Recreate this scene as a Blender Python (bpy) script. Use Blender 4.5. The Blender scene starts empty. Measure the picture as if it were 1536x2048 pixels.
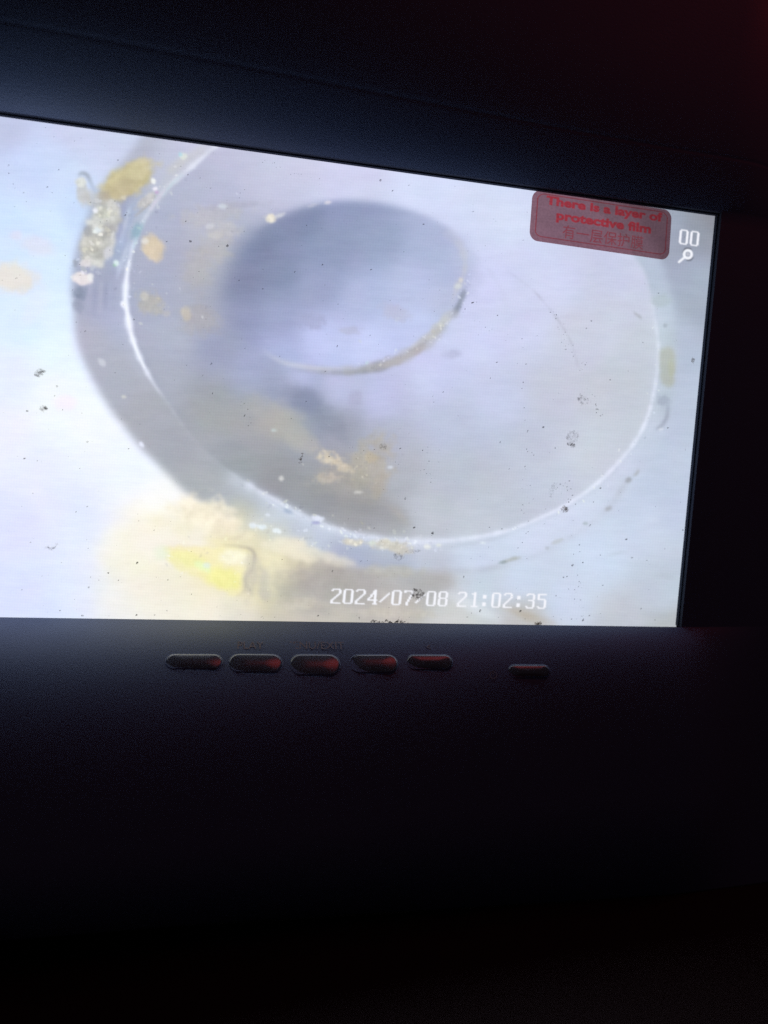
import bpy, bmesh, math, random
import numpy as np
from mathutils import Vector, Matrix

# ------------------------------------------------------------------ camera, world, lamps, exposure
sc = bpy.context.scene
col = sc.collection
Z0 = 0.200                                    # height of the screen's upper edge above the table
CAM = np.array([-0.12236696, -0.18250013, Z0 - 0.06750822])
ROT = np.array([[0.9788388, -0.04397574, -0.19985179],
                [-0.19506049, 0.09469636, -0.976209],
                [0.06185475, 0.99453443, 0.08411454]])
FPX = 1480.0
cam = bpy.data.cameras.new("camera")
cam.sensor_fit = 'VERTICAL'
cam.sensor_height = 36.0
cam.sensor_width = 27.0
cam.lens = 36.0 * FPX / 2048.0
cam.clip_start = 0.01
cam.clip_end = 20.0
cam.dof.use_dof = True
cam.dof.focus_distance = 0.182
cam.dof.aperture_fstop = 11.0
camo = bpy.data.objects.new("camera", cam)
m4 = Matrix.Identity(4)
for i in range(3):
    for j in range(3):
        m4[i][j] = ROT[i, j]
    m4[i][3] = CAM[i]
camo.matrix_world = m4
col.objects.link(camo)
sc.camera = camo

world = bpy.data.worlds.new("World")
sc.world = world
world.use_nodes = True
world.node_tree.nodes["Background"].inputs[0].default_value = (0.6, 0.6, 0.8, 1)
world.node_tree.nodes["Background"].inputs[1].default_value = 0.012


def lamp(name, loc, target, size, size_y, power, color):
    l = bpy.data.lights.new(name, 'AREA')
    l.shape = 'RECTANGLE'
    l.size, l.size_y, l.energy, l.color = size, size_y, power, color
    o = bpy.data.objects.new(name, l)
    o.location = loc
    o.rotation_euler = (Vector(target) - Vector(loc)).to_track_quat('-Z', 'Y').to_euler()
    col.objects.link(o)
    return o


# the dark place is lit only by the screen and by two weak red lamps: one overhead, one by the upper corner
lamp("red_overhead_lamp", (0.19, -0.42, 0.66), (-0.05, -0.02, 0.08), 0.34, 0.20, 0.075, (1.0, 0.10, 0.09))
lamp("red_corner_lamp", (0.16, -0.10, 0.36), (0.05, 0, 0.26), 0.05, 0.05, 0.010, (1.0, 0.05, 0.04))

sc.view_settings.view_transform = 'Standard'
sc.view_settings.look = 'None'
sc.view_settings.exposure = 0.0
sc.view_settings.gamma = 1.0
sc.view_settings.use_curve_mapping = False
sc.render.engine = 'CYCLES'
sc.cycles.use_denoising = False
sc.cycles.max_bounces = 8
sc.cycles.transparent_max_bounces = 16


# ------------------------------------------------------------------ measuring helpers
def proj(P):
    """world points (n,3) -> picture coordinates of the photograph"""
    q = (np.atleast_2d(P) - CAM) @ ROT
    return np.stack([768 + FPX * q[:, 0] / -q[:, 2], 1024 - FPX * q[:, 1] / -q[:, 2]], 1)


def at(x, y, h=0.0):
    """point of the plane h metres in front of the screen glass that shows at (x, y)"""
    d = ROT @ np.array([(x - 768) / FPX, -(y - 1024) / FPX, -1.0])
    s = (-h - CAM[1]) / d[1]
    return CAM + s * d


# ------------------------------------------------------------------ materials
def mat(name, base, rough=0.5, spec=0.5, bump=0.0, bscale=900.0, var=0.0):
    m = bpy.data.materials.new(name)
    m.use_nodes = True
    nt = m.node_tree
    p = nt.nodes["Principled BSDF"]
    p.inputs["Base Color"].default_value = (*base, 1)
    p.inputs["Roughness"].default_value = rough
    p.inputs["Specular IOR Level"].default_value = spec
    tc = nt.nodes.new("ShaderNodeTexCoord")
    if bump or var:
        n = nt.nodes.new("ShaderNodeTexNoise")
        n.inputs["Scale"].default_value = bscale
        n.inputs["Detail"].default_value = 4
        nt.links.new(tc.outputs["Object"], n.inputs["Vector"])
    if bump:
        b = nt.nodes.new("ShaderNodeBump")
        b.inputs["Strength"].default_value = bump
        b.inputs["Distance"].default_value = 0.0002
        nt.links.new(n.outputs["Fac"], b.inputs["Height"])
        nt.links.new(b.outputs["Normal"], p.inputs["Normal"])
    if var:
        n2 = nt.nodes.new("ShaderNodeTexNoise")
        n2.inputs["Scale"].default_value = 45.0
        n2.inputs["Detail"].default_value = 6
        nt.links.new(tc.outputs["Object"], n2.inputs["Vector"])
        mr = nt.nodes.new("ShaderNodeMapRange")
        mr.inputs["From Min"].default_value = 0.3
        mr.inputs["From Max"].default_value = 0.7
        mr.inputs["To Min"].default_value = max(0.02, rough - var)
        mr.inputs["To Max"].default_value = min(1, rough + var)
        nt.links.new(n2.outputs["Fac"], mr.inputs["Value"])
        nt.links.new(mr.outputs["Result"], p.inputs["Roughness"])
    return m


M_BEZEL = mat("blue_black_moulded_plastic", (0.125, 0.19, 0.36), 0.52, 0.9, 0.22, 1900.0, 0.06)
M_LIP = mat("black_inner_lip", (0.050, 0.058, 0.085), 0.9, 0.05)
M_HOUSING = mat("black_housing", (0.02, 0.02, 0.02), 0.6, 0.4, 0.2, 1500.0)
M_BUTTON = mat("glossy_black_button", (0.12, 0.15, 0.22), 0.27, 1.0)
M_BUTTON.node_tree.nodes["Principled BSDF"].inputs["IOR"].default_value = 2.3
M_PRINT = mat("grey_lettering_paint", (0.36, 0.31, 0.36), 0.6, 0.6)
M_TABLE = mat("black_table", (0.05, 0.035, 0.036), 0.7, 0.3, 0.4, 300.0)


def smear_material(name, base, t):
    """thin dirt: partly clear, partly letting the screen's light glow through"""
    m = bpy.data.materials.new(name)
    m.use_nodes = True
    nt = m.node_tree
    nt.nodes.remove(nt.nodes["Principled BSDF"])
    tl = nt.nodes.new("ShaderNodeBsdfTranslucent")
    tl.inputs[0].default_value = (*base, 1)
    df = nt.nodes.new("ShaderNodeBsdfDiffuse")
    df.inputs[0].default_value = (*[c * 0.4 for c in base], 1)
    m0 = nt.nodes.new("ShaderNodeMixShader")
    m0.inputs[0].default_value = 0.4
    nt.links.new(tl.outputs[0], m0.inputs[1])
    nt.links.new(df.outputs[0], m0.inputs[2])
    tr = nt.nodes.new("ShaderNodeBsdfTransparent")
    mx = nt.nodes.new("ShaderNodeMixShader")
    n = nt.nodes.new("ShaderNodeTexNoise")
    n.inputs["Scale"].default_value = 1800
    n.inputs["Detail"].default_value = 4
    tc = nt.nodes.new("ShaderNodeTexCoord")
    nt.links.new(tc.outputs["Object"], n.inputs["Vector"])
    mr = nt.nodes.new("ShaderNodeMapRange")
    mr.inputs["From Min"].default_value = 0.35
    mr.inputs["From Max"].default_value = 0.68
    mr.inputs["To Min"].default_value = t * 0.35
    mr.inputs["To Max"].default_value = min(1, t * 1.65)
    nt.links.new(n.outputs["Fac"], mr.inputs["Value"])
    nt.links.new(mr.outputs["Result"], mx.inputs[0])
    nt.links.new(tr.outputs[0], mx.inputs[1])
    nt.links.new(m0.outputs[0], mx.inputs[2])
    nt.links.new(mx.outputs[0], nt.nodes["Material Output"].inputs[0])
    return m


M_SMEAR = smear_material("grey_smear", (0.22, 0.20, 0.20), 0.07)
M_DUST = smear_material("grey_dust", (0.14, 0.12, 0.13), 0.42)
M_FLUFF = smear_material("dark_fluff", (0.18, 0.15, 0.14), 0.16)
M_DIRT = smear_material("brown_dirt", (0.28, 0.20, 0.12), 0.24)


# ------------------------------------------------------------------ object helpers
def put(name, me, material, parent=None, smooth=False):
    o = bpy.data.objects.new(name, me)
    me.materials.append(material)
    if smooth:
        me.polygons.foreach_set("use_smooth", np.ones(len(me.polygons), bool))
    col.objects.link(o)
    if parent:
        o.parent = parent
    return o


def mesh(name, v, f):
    me = bpy.data.meshes.new(name)
    me.from_pydata([tuple(map(float, p)) for p in v], [], f)
    me.update()
    return me


def grid_mesh(name, nx, ny, co):
    me = bpy.data.meshes.new(name)
    me.vertices.add(nx * ny)
    me.vertices.foreach_set("co", np.ascontiguousarray(co, np.float32).ravel())
    i = np.arange((nx - 1) * (ny - 1))
    a = (i // (nx - 1)) * nx + i % (nx - 1)
    q = np.stack([a, a + nx, a + nx + 1, a + 1], 1).astype(np.int32)
    me.loops.add(q.size)
    me.loops.foreach_set("vertex_index", q.ravel())
    me.polygons.add(len(q))
    me.polygons.foreach_set("loop_start", np.arange(len(q), dtype=np.int32) * 4)
    me.update(calc_edges=True)
    return me


# ------------------------------------------------------------------ the picture shown on the screen
OX, OY, CW, CH = -440, 140, 1920, 1160
rng = np.random.default_rng(7)


def resize(a, h, w):
    ys = np.linspace(0, a.shape[0] - 1, h)
    xs = np.linspace(0, a.shape[1] - 1, w)
    y0 = np.minimum(ys.astype(int), a.shape[0] - 2)
    x0 = np.minimum(xs.astype(int), a.shape[1] - 2)
    fy = ys - y0
    fx = xs - x0
    if a.ndim == 3:
        fy = fy[:, None, None]
        fx = fx[None, :, None]
    else:
        fy = fy[:, None]
        fx = fx[None, :]
    t = a[y0][:, x0] * (1 - fx) + a[y0][:, x0 + 1] * fx
    b = a[y0 + 1][:, x0] * (1 - fx) + a[y0 + 1][:, x0 + 1] * fx
    return t * (1 - fy) + b * fy


def vn(h, w, cell, seed, cellx=None):
    r = np.random.default_rng(seed)
    cx = cellx or cell
    a = r.random((int(h / cell) + 3, int(w / cx) + 3))
    a = resize(a, max(2, int(h / cell * 4)), max(2, int(w / cx * 4)))
    a = a * a * (3 - 2 * a)
    return resize(a, h, w)


def fbm(h, w, cell, seed, octs=4, cellx=None):
    s = 0
    t = 0
    for k in range(octs):
        c = cell / 2 ** k
        if c < 1.6:
            break
        s = s + vn(h, w, c, seed + k * 17, None if cellx is None else max(1.6, cellx / 2 ** k)) / 2 ** k
        t += 1 / 2 ** k
    return s / t - 0.5


def blur(a, s):
    if s <= 0:
        return a
    n = int(3 * s) + 1
    k = np.exp(-0.5 * (np.arange(-n, n + 1) / s) ** 2)
    k /= k.sum()
    p = np.pad(a, ((n, n), (0, 0)), mode='edge')
    c = sum(k[i] * p[i:i + a.shape[0]] for i in range(2 * n + 1))
    p = np.pad(c, ((0, 0), (n, n)), mode='edge')
    return sum(k[i] * p[:, i:i + a.shape[1]] for i in range(2 * n + 1))


def field(samples):
    s = np.array(samples, float)
    st = 8
    X, Y = np.meshgrid(np.arange(0, CW + st, st) + OX, np.arange(0, CH + st, st) + OY)
    d = (X[..., None] - s[:, 0]) ** 2 + (Y[..., None] - s[:, 1]) ** 2
    w = 1.0 / (d + 24.0 ** 2) ** 1.75
    w /= w.sum(-1, keepdims=True)
    return resize(w @ mute(s[:, 2:], 0.8), CH, CW)


def spline(pts, step=1.5, closed=False):
    p = np.array(pts, float)
    n = len(p)
    out = []
    for i in range(n if closed else n - 1):
        if closed:
            a, b, c, d = p[(i - 1) % n], p[i], p[(i + 1) % n], p[(i + 2) % n]
        else:
            a, b, c, d = p[max(i - 1, 0)], p[i], p[i + 1], p[min(i + 2, n - 1)]
        k = max(2, int(np.hypot(*(c - b)[:2]) / step))
        t = (np.arange(k) / k)[:, None]
        out.append(0.5 * (2 * b + (c - a) * t + (2 * a - 5 * b + 4 * c - d) * t * t + (3 * b - a - 3 * c + d) * t ** 3))
    if not closed:
        out.append(p[-1:])
    return np.concatenate(out)


def polymask(pts, soft=3.0, rough=0.0, cell=20, seed=1, smooth=True):
    """soft mask of a closed outline, on the whole canvas"""
    p = spline(pts, 4, True) if smooth else np.array(pts, float)
    x = p[:, 0] - OX
    y = p[:, 1] - OY
    M = np.zeros((CH, CW), np.float32)
    lo = max(0, int(y.min()))
    hi = min(CH, int(y.max()) + 2)
    X = np.arange(CW) + 0.5
    x2, y2 = np.roll(x, -1), np.roll(y, -1)
    for r in range(lo, hi):
        yy = r + 0.5
        k = (y <= yy) != (y2 <= yy)
        if not k.any():
            continue
        xc = np.sort(x[k] + (yy - y[k]) / (y2[k] - y[k]) * (x2[k] - x[k]))
        M[r] = np.searchsorted(xc, X) % 2
    if rough:
        b = int(soft * 3 + rough * 2 + 6)
        a0, a1 = max(0, lo - b), min(CH, hi + b)
        c0, c1 = max(0, int(x.min()) - b), min(CW, int(x.max()) + b)
        s = M[a0:a1, c0:c1]
        dx = fbm(*s.shape, cell, seed) * rough * 2
        dy = fbm(*s.shape, cell, seed + 5) * rough * 2
        yy, xx = np.mgrid[0:s.shape[0], 0:s.shape[1]]
        M[a0:a1, c0:c1] = s[np.clip((yy + dy).astype(int), 0, s.shape[0] - 1), np.clip((xx + dx).astype(int), 0, s.shape[1] - 1)]
    b = int(soft * 3 + rough * 2 + 6)
    a0, a1 = max(0, lo - b), min(CH, hi + b)
    c0, c1 = max(0, int(x.min()) - b), min(CW, int(x.max()) + b)
    if a1 > a0 and c1 > c0:
        M[a0:a1, c0:c1] = blur(M[a0:a1, c0:c1], soft)
    return M


def mute(c, k=0.78):
    """a washed-out camera picture: warm tints lose chroma"""
    c = np.asarray(c, float)
    m = c.mean(-1, keepdims=True)
    warm = np.clip((c[..., :1] - c[..., 2:]) / 12.0, 0, 1)
    kk = 1 - (1 - k) * warm
    o = m + (c - m) * kk
    o = o + warm * np.array([1.0, 0.0, 1.0])
    return o


def comp(mask, color, alpha=1.0):
    global IMG
    color = mute(color)
    ys = np.where(mask.max(1) > 0.002)[0]
    xs = np.where(mask.max(0) > 0.002)[0]
    if len(ys) == 0 or len(xs) == 0:
        return
    s = np.s_[ys[0]:ys[-1] + 1, xs[0]:xs[-1] + 1]
    mk = (mask[s] * alpha)[..., None]
    c = np.asarray(color, float)
    c = c[s] if c.ndim == 3 else c
    IMG[s] = IMG[s] * (1 - mk) + c * mk


def blob(cx, cy, rx, ry, ang, color, alpha=1.0, soft=0.5, rough=0.25, cell=14, seed=3, tex=0.0):
    global IMG
    R = int(max(rx, ry) * 1.9 + 6)
    x0, x1 = max(0, int(cx - OX) - R), min(CW, int(cx - OX) + R)
    y0, y1 = max(0, int(cy - OY) - R), min(CH, int(cy - OY) + R)
    if x1 - x0 < 3 or y1 - y0 < 3:
        return
    yy, xx = np.mgrid[y0:y1, x0:x1]
    dx = xx + OX - cx
    dy = yy + OY - cy
    a = math.radians(ang)
    u = (dx * math.cos(a) + dy * math.sin(a)) / rx
    v = (-dx * math.sin(a) + dy * math.cos(a)) / ry
    r = np.sqrt(u * u + v * v)
    r = r + fbm(*r.shape, cell, seed) * rough * 2
    mk = np.clip((1 + soft * 0.5 - r) / soft, 0, 1)
    mk = mk * mk * (3 - 2 * mk) * alpha
    c = mute(color)
    if tex:
        c = c + (fbm(*r.shape, max(4, cell * 0.6), seed + 9)[..., None]) * tex * 2
    s = np.s_[y0:y1, x0:x1]
    IMG[s] = IMG[s] * (1 - mk[..., None]) + c * mk[..., None]


def stroke(pts, color, alpha=1.0, soft=1.5, jitter=0.0, seed=5):
    """pts: (x, y, width, opacity) along a smooth line"""
    p = spline(pts, 1.0)
    if jitter:
        n = len(p)
        r = np.random.default_rng(seed)
        k = resize(r.random((max(3, n // 9), 2)) - 0.5, n, 2)
        p[:, 2] *= 1 + jitter * k[:, 0] * 2
        p[:, 3] *= 1 + jitter * k[:, 1] * 2
    M = np.zeros((CH, CW), np.float32)
    for x, y, w, o in p:
        w = max(w, 0.6)
        R = int(w / 2 + 2.5)
        cx, cy = x - OX, y - OY
        x0, x1, y0, y1 = int(cx) - R, int(cx) + R + 2, int(cy) - R, int(cy) + R + 2
        if x0 < 0 or y0 < 0 or x1 > CW or y1 > CH:
            continue
        yy, xx = np.mgrid[y0:y1, x0:x1]
        d = np.hypot(xx + 0.5 - cx, yy + 0.5 - cy)
        k = np.clip(w / 2 + 0.5 - d, 0, 1) * min(max(o, 0), 1)
        M[y0:y1, x0:x1] = np.maximum(M[y0:y1, x0:x1], k)
    ys = np.where(M.max(1) > 0)[0]
    xs = np.where(M.max(0) > 0)[0]
    if len(ys) == 0:
        return
    b = int(3 * soft + 3)
    s = np.s_[max(0, ys[0] - b):ys[-1] + b, max(0, xs[0] - b):xs[-1] + b]
    M[s] = blur(M[s], soft)
    comp(M, color, alpha)


OUTSIDE = [(-400, 200, 200, 210, 235), (-400, 700, 225, 230, 250), (-400, 1200, 205, 215, 250), (-150, 400, 206, 220, 248), (-150, 1000, 216, 222, 252),
           (20, 255, 196, 201, 226), (150, 268, 205, 208, 231), (60, 330, 206, 216, 246), (30, 450, 204, 222, 250), (100, 450, 212, 228, 252),
           (120, 330, 206, 217, 241), (235, 285, 205, 210, 230), (150, 420, 204, 220, 244), (20, 490, 212, 226, 248), (60, 650, 216, 230, 253),
           (110, 620, 220, 233, 253), (110, 540, 214, 228, 252), (100, 700, 227, 238, 254), (30, 750, 226, 231, 254), (100, 800, 236, 240, 255),
           (20, 850, 232, 232, 254), (180, 850, 237, 241, 255), (80, 950, 228, 230, 255), (250, 950, 233, 238, 253), (30, 1050, 216, 219, 254),
           (150, 1050, 222, 226, 252), (30, 1180, 214, 219, 253), (150, 1200, 219, 225, 247), (100, 1228, 214, 220, 250), (250, 1100, 241, 238, 234),
           (300, 1020, 246, 242, 238), (230, 1220, 232, 232, 236), (330, 1200, 242, 236, 226), (400, 1230, 245, 238, 222), (480, 1230, 224, 218, 206),
           (560, 1220, 205, 197, 180), (650, 1230, 198, 190, 176), (720, 1170, 183, 178, 173), (620, 1160, 194, 188, 170), (800, 1230, 195, 188, 177),
           (850, 1160, 180, 179, 180), (900, 1235, 206, 205, 203), (960, 1170, 200, 208, 220), (1050, 1160, 205, 215, 232), (1050, 1235, 194, 192, 189),
           (1130, 1200, 204, 213, 230), (1200, 1120, 206, 216, 233), (1280, 1050, 204, 212, 229), (1250, 1240, 196, 198, 205), (1330, 1200, 194, 202, 214),
           (1340, 1245, 180, 183, 184), (1350, 1000, 194, 202, 219), (1360, 800, 190, 198, 214), (1372, 680, 184, 192, 208), (1390, 560, 172, 179, 194),
           (1400, 460, 155, 159, 170), (1345, 450, 164, 170, 183), (1425, 440, 146, 146, 153), (1405, 620, 170, 176, 190)]
BAND = [(270, 300, 178, 180, 192), (220, 350, 176, 178, 180), (340, 330, 190, 192, 208), (390, 290, 196, 196, 214), (250, 450, 165, 175, 197), (200, 600, 165, 168, 187),
        (230, 640, 172, 176, 197), (180, 680, 177, 177, 188), (230, 750, 172, 174, 183), (280, 830, 168, 170, 176), (340, 900, 166, 168, 173),
        (400, 960, 168, 170, 173), (470, 1010, 176, 178, 181), (540, 1050, 190, 196, 206), (620, 1080, 188, 194, 207), (700, 1110, 172, 178, 195),
        (780, 1115, 176, 180, 192), (860, 1110, 188, 192, 203), (950, 1110, 200, 208, 223), (1050, 1080, 202, 210, 226), (1150, 1030, 202, 209, 224),
        (1240, 960, 199, 206, 220), (1290, 880, 192, 199, 213), (1330, 780, 183, 191, 201), (1340, 700, 184, 193, 200), (1330, 620, 186, 195, 207), (1310, 540, 180, 188, 203)]
BOWL = [(480, 320, 192, 192, 211), (560, 330, 200, 200, 219), (700, 350, 206, 206, 228), (850, 370, 207, 212, 234), (1000, 420, 205, 211, 231), (1100, 560, 204, 207, 229),
        (1240, 560, 196, 199, 218), (400, 400, 184, 186, 205), (340, 440, 177, 180, 199), (330, 520, 175, 177, 193), (300, 600, 173, 176, 193),
        (400, 450, 186, 186, 197), (400, 520, 179, 179, 188), (420, 600, 171, 172, 185), (350, 680, 176, 178, 193), (430, 700, 160, 164, 185),
        (500, 740, 165, 169, 195), (330, 760, 172, 174, 184), (420, 800, 163, 165, 171), (500, 850, 164, 164, 166), (400, 860, 165, 167, 171),
        (600, 800, 148, 154, 175), (560, 780, 157, 161, 182), (640, 840, 151, 155, 169), (690, 860, 160, 162, 172), (560, 840, 170, 168, 163),
        (480, 930, 159, 161, 163), (560, 960, 155, 155, 157), (640, 1010, 158, 158, 162), (720, 1000, 162, 160, 158), (780, 1040, 170, 170, 173),
        (700, 960, 168, 162, 150), (800, 950, 177, 179, 185), (850, 1030, 187, 190, 196), (760, 880, 177, 179, 192), (680, 780, 190, 192, 219),
        (760, 800, 192, 194, 223), (600, 755, 184, 188, 217), (860, 740, 200, 202, 229), (950, 680, 203, 206, 232), (900, 850, 187, 191, 210),
        (1000, 800, 195, 199, 222), (900, 960, 181, 185, 195), (1000, 980, 187, 191, 201), (1100, 950, 191, 195, 207), (950, 1050, 191, 195, 203),
        (1050, 900, 187, 191, 205), (1100, 800, 193, 195, 207), (1200, 800, 195, 197, 204), (1180, 900, 195, 199, 207), (1250, 780, 193, 197, 204),
        (1150, 680, 197, 199, 211), (1280, 680, 193, 197, 206), (1230, 620, 197, 199, 213), (1050, 650, 202, 204, 227), (960, 560, 204, 206, 232)]
HOLE = [(700, 415, 150, 157, 186), (600, 440, 145, 152, 179), (520, 490, 143, 149, 175), (480, 560, 147, 151, 175), (560, 540, 140, 147, 173),
        (660, 500, 149, 157, 183), (760, 480, 157, 166, 192), (860, 480, 166, 174, 200), (900, 540, 172, 178, 206), (640, 570, 159, 165, 193),
        (720, 600, 172, 178, 208), (820, 580, 178, 185, 214), (560, 640, 164, 168, 197), (490, 640, 154, 158, 185), (640, 680, 188, 194, 229),
        (740, 690, 192, 198, 230), (840, 650, 190, 196, 226), (560, 700, 178, 184, 217), (900, 600, 180, 186, 208)]
OUTER = [(340, 200), (285, 272), (240, 330), (198, 378), (172, 440), (150, 510), (143, 577), (147, 623), (153, 683), (176, 743), (195, 778), (219, 817), (250, 856), (281, 895),
         (312, 926), (344, 958), (371, 985), (410, 1012), (455, 1036), (500, 1062), (600, 1102), (700, 1130), (780, 1141), (900, 1145), (1040, 1122), (1130, 1085), (1220, 1020),
         (1290, 940), (1335, 840), (1352, 740), (1350, 640), (1330, 540), (1290, 460), (1240, 400), (1100, 290), (900, 160), (500, 150)]
RIM = [(433, 290), (367, 347), (333, 377), (300, 420), (281, 455), (266, 492), (259, 522), (253, 557), (251, 600), (255, 628), (262, 667), (275, 705), (289, 735), (309, 770),
       (333, 803), (367, 852), (398, 888), (430, 919), (469, 950), (500, 970), (530, 989), (578, 1014), (617, 1036), (676, 1058), (734, 1072), (812, 1081), (891, 1081), (960, 1073),
       (1022, 1059), (1093, 1030), (1130, 1011), (1165, 989), (1201, 961), (1236, 926), (1270, 884), (1294, 838), (1308, 786), (1316, 732), (1317, 690), (1312, 647), (1303, 597),
       (1291, 552), (1275, 522)]
HOLE_RIM = [(459, 565), (478, 510), (517, 459), (568, 428), (623, 410), (681, 401), (752, 405), (810, 417), (869, 440), (908, 467), (931, 505), (938, 553), (927, 600), (904, 631),
            (869, 672), (810, 703), (752, 725), (673, 736), (595, 728), (533, 707), (478, 668), (452, 612)]

IMG = field([(x, y) + ((min(255, r + 4), min(255, g + 4), min(255, b + 2)) if x < 320 and y > 420 else (r, g, b)) for x, y, r, g, b in OUTSIDE])
comp(polymask(OUTER, 7), field(BAND) + np.array([5.0, 5.0, 6.0]))
comp(polymask(RIM + [(1240, 470), (1180, 400), (1080, 310), (900, 210), (650, 180), (520, 220)], 3), field([(x, y, r + d, g + d, b + d + 1) for x, y, r, g, b in BOWL for d in [6 if x > 820 else 3]]))

# soft patches of the far pipe wall
for b in [(25, 555, 46, 30, 10, (236, 226, 208), 0.85, 0.8, 0.3), (75, 490, 34, 20, 20, (226, 226, 238), 0.7, 0.9, 0.3), (30, 470, 12, 10, 0, (226, 224, 236), 0.6, 0.9, 0.3),
          (70, 610, 20, 40, 30, (226, 232, 246), 0.5, 1.0, 0.4), (130, 805, 22, 14, 0, (246, 232, 240), 0.6, 1.0, 0.3)]:
    blob(*b, seed=int(b[0]) + 400)

# the deep hole
hm = polymask(HOLE_RIM, 6)
hs = polymask([(x - (12 if x < 520 else 0), y) for x, y in HOLE_RIM], 17)
X = np.clip((np.arange(CW) + OX - 470) / 160, 0, 1)[None, :]
HG = [(x, y) + tuple(c + (-7 if x + y < 1090 else (9 if x + y > 1290 else 1)) for c in (r, g, b)) for x, y, r, g, b in HOLE]
comp(hm * X + hs * (1 - X), field(HG))
blob(930, 530, 26, 60, -10, (188, 192, 216), 0.6, 1.2, 0.2, 20, 21)

# mottling of the bowl
blob(610, 800, 40, 22, 35, (142, 147, 168), 0.7, 1.2, 0.4, 24, 31)
blob(665, 850, 36, 20, 40, (146, 150, 164), 0.55, 1.2, 0.4, 24, 32)
blob(712, 797, 14, 14, 0, (176, 174, 198), 0.5, 1.0, 0.4, 12, 33)
blob(905, 708, 18, 9, 0, (184, 184, 208), 0.6, 1.0, 0.4, 12, 34)
blob(560, 845, 60, 30, 30, (184, 180, 170), 0.55, 1.3, 0.5, 26, 35)
blob(610, 885, 40, 18, 35, (190, 184, 170), 0.5, 1.2, 0.5, 20, 36)
blob(440, 830, 50, 40, 0, (176, 172, 160), 0.25, 1.4, 0.5, 30, 37)
blob(742, 930, 34, 52, 18, (188, 178, 158), 0.7, 1.1, 0.7, 16, 38, 9)
blob(690, 965, 60, 30, 10, (174, 170, 162), 0.6, 1.1, 0.7, 16, 39, 8)
blob(665, 920, 30, 11, 28, (220, 205, 176), 0.9, 1.0, 0.8, 8, 40, 12)
blob(655, 955, 24, 10, -10, (202, 190, 170), 0.75, 1.1, 0.9, 8, 41, 12)
blob(692, 935, 14, 7, 20, (214, 200, 176), 0.7, 0.8, 0.5, 8, 42, 14)
blob(742, 915, 16, 10, 30, (198, 180, 148), 0.6, 1.0, 0.5, 9, 43)
blob(760, 970, 14, 26, 20, (186, 174, 150), 0.5, 1.0, 0.5, 12, 44)
blob(716, 984, 9, 3, 0, (226, 222, 214), 0.8, 0.8, 0.4, 5, 45)
blob(562, 956, 5, 5, 0, (214, 212, 210), 0.9, 0.8, 0.2, 5, 46)
blob(547, 860, 6, 3, 0, (196, 206, 206), 0.8, 0.8, 0.2, 5, 47)
blob(780, 934, 6, 2.5, 0, (220, 224, 232), 0.8, 0.8, 0.2, 5, 48)
stroke([(600, 960, 26, 0), (640, 985, 40, 0.6), (700, 1005, 44, 0.8), (760, 1020, 40, 0.8), (815, 1046, 24, 0.3)], (152, 150, 152), 0.55, 10)
stroke([(640, 985, 3, 0.2), (690, 975, 3, 0.6), (740, 990, 3, 0.5), (800, 1030, 4, 0.3)], (188, 180, 168), 0.5, 3)
stroke([(780, 1010, 16, 0.0), (800, 1030, 12, 0.7), (815, 1050, 8, 0.5)], (190, 180, 164), 0.5, 5)
# streaky grime on the left of the bowl
for k, b in enumerate([(305, 495, 20, 26, -25, (226, 206, 174), 0.95, 0.7, 0.25), (316, 510, 10, 14, 0, (214, 196, 168), 0.6, 0.7, 0.3), (290, 482, 8, 6, 0, (232, 228, 224), 0.7, 0.8, 0.3),
                       (300, 605, 26, 20, 20, (190, 184, 172), 0.8, 0.9, 0.5), (288, 592, 8, 8, 0, (206, 200, 190), 0.8, 0.8, 0.3), (372, 627, 10, 14, -20, (206, 196, 178), 0.85, 0.8, 0.3),
                       (333, 627, 7, 6, 0, (196, 192, 190), 0.6, 0.9, 0.3), (400, 640, 40, 26, 10, (182, 174, 164), 0.4, 1.1, 0.5), (420, 430, 60, 18, -8, (192, 190, 190), 0.5, 1.0, 0.6),
                       (455, 460, 26, 16, 0, (204, 200, 190), 0.45, 1.0, 0.6), (430, 490, 30, 30, 0, (196, 190, 178), 0.4, 1.1, 0.6), (395, 540, 26, 40, 0, (190, 184, 174), 0.35, 1.2, 0.5),
                       (470, 410, 60, 6, -4, (178, 176, 188), 0.4, 1.2, 0.4), (446, 412, 9, 5, 0, (214, 222, 226), 0.7, 0.8, 0.4), (420, 452, 8, 6, 0, (214, 214, 218), 0.6, 0.8, 0.4),
                       (430, 470, 14, 8, 0, (210, 206, 200), 0.5, 0.9, 0.5)]):
    blob(*b, cell=10, seed=60 + k, tex=7)
blob(541, 436, 11, 8, 10, (236, 228, 206), 0.95, 0.6, 0.5, 7, 90, 16)
blob(560, 430, 10, 4, -20, (222, 222, 222), 0.6, 0.8, 0.4, 6, 91)
blob(655, 405, 7, 3, -10, (222, 216, 222), 0.8, 0.7, 0.4, 5, 92)
blob(625, 410, 12, 3, -14, (206, 204, 216), 0.5, 0.9, 0.4, 5, 93)

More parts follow.
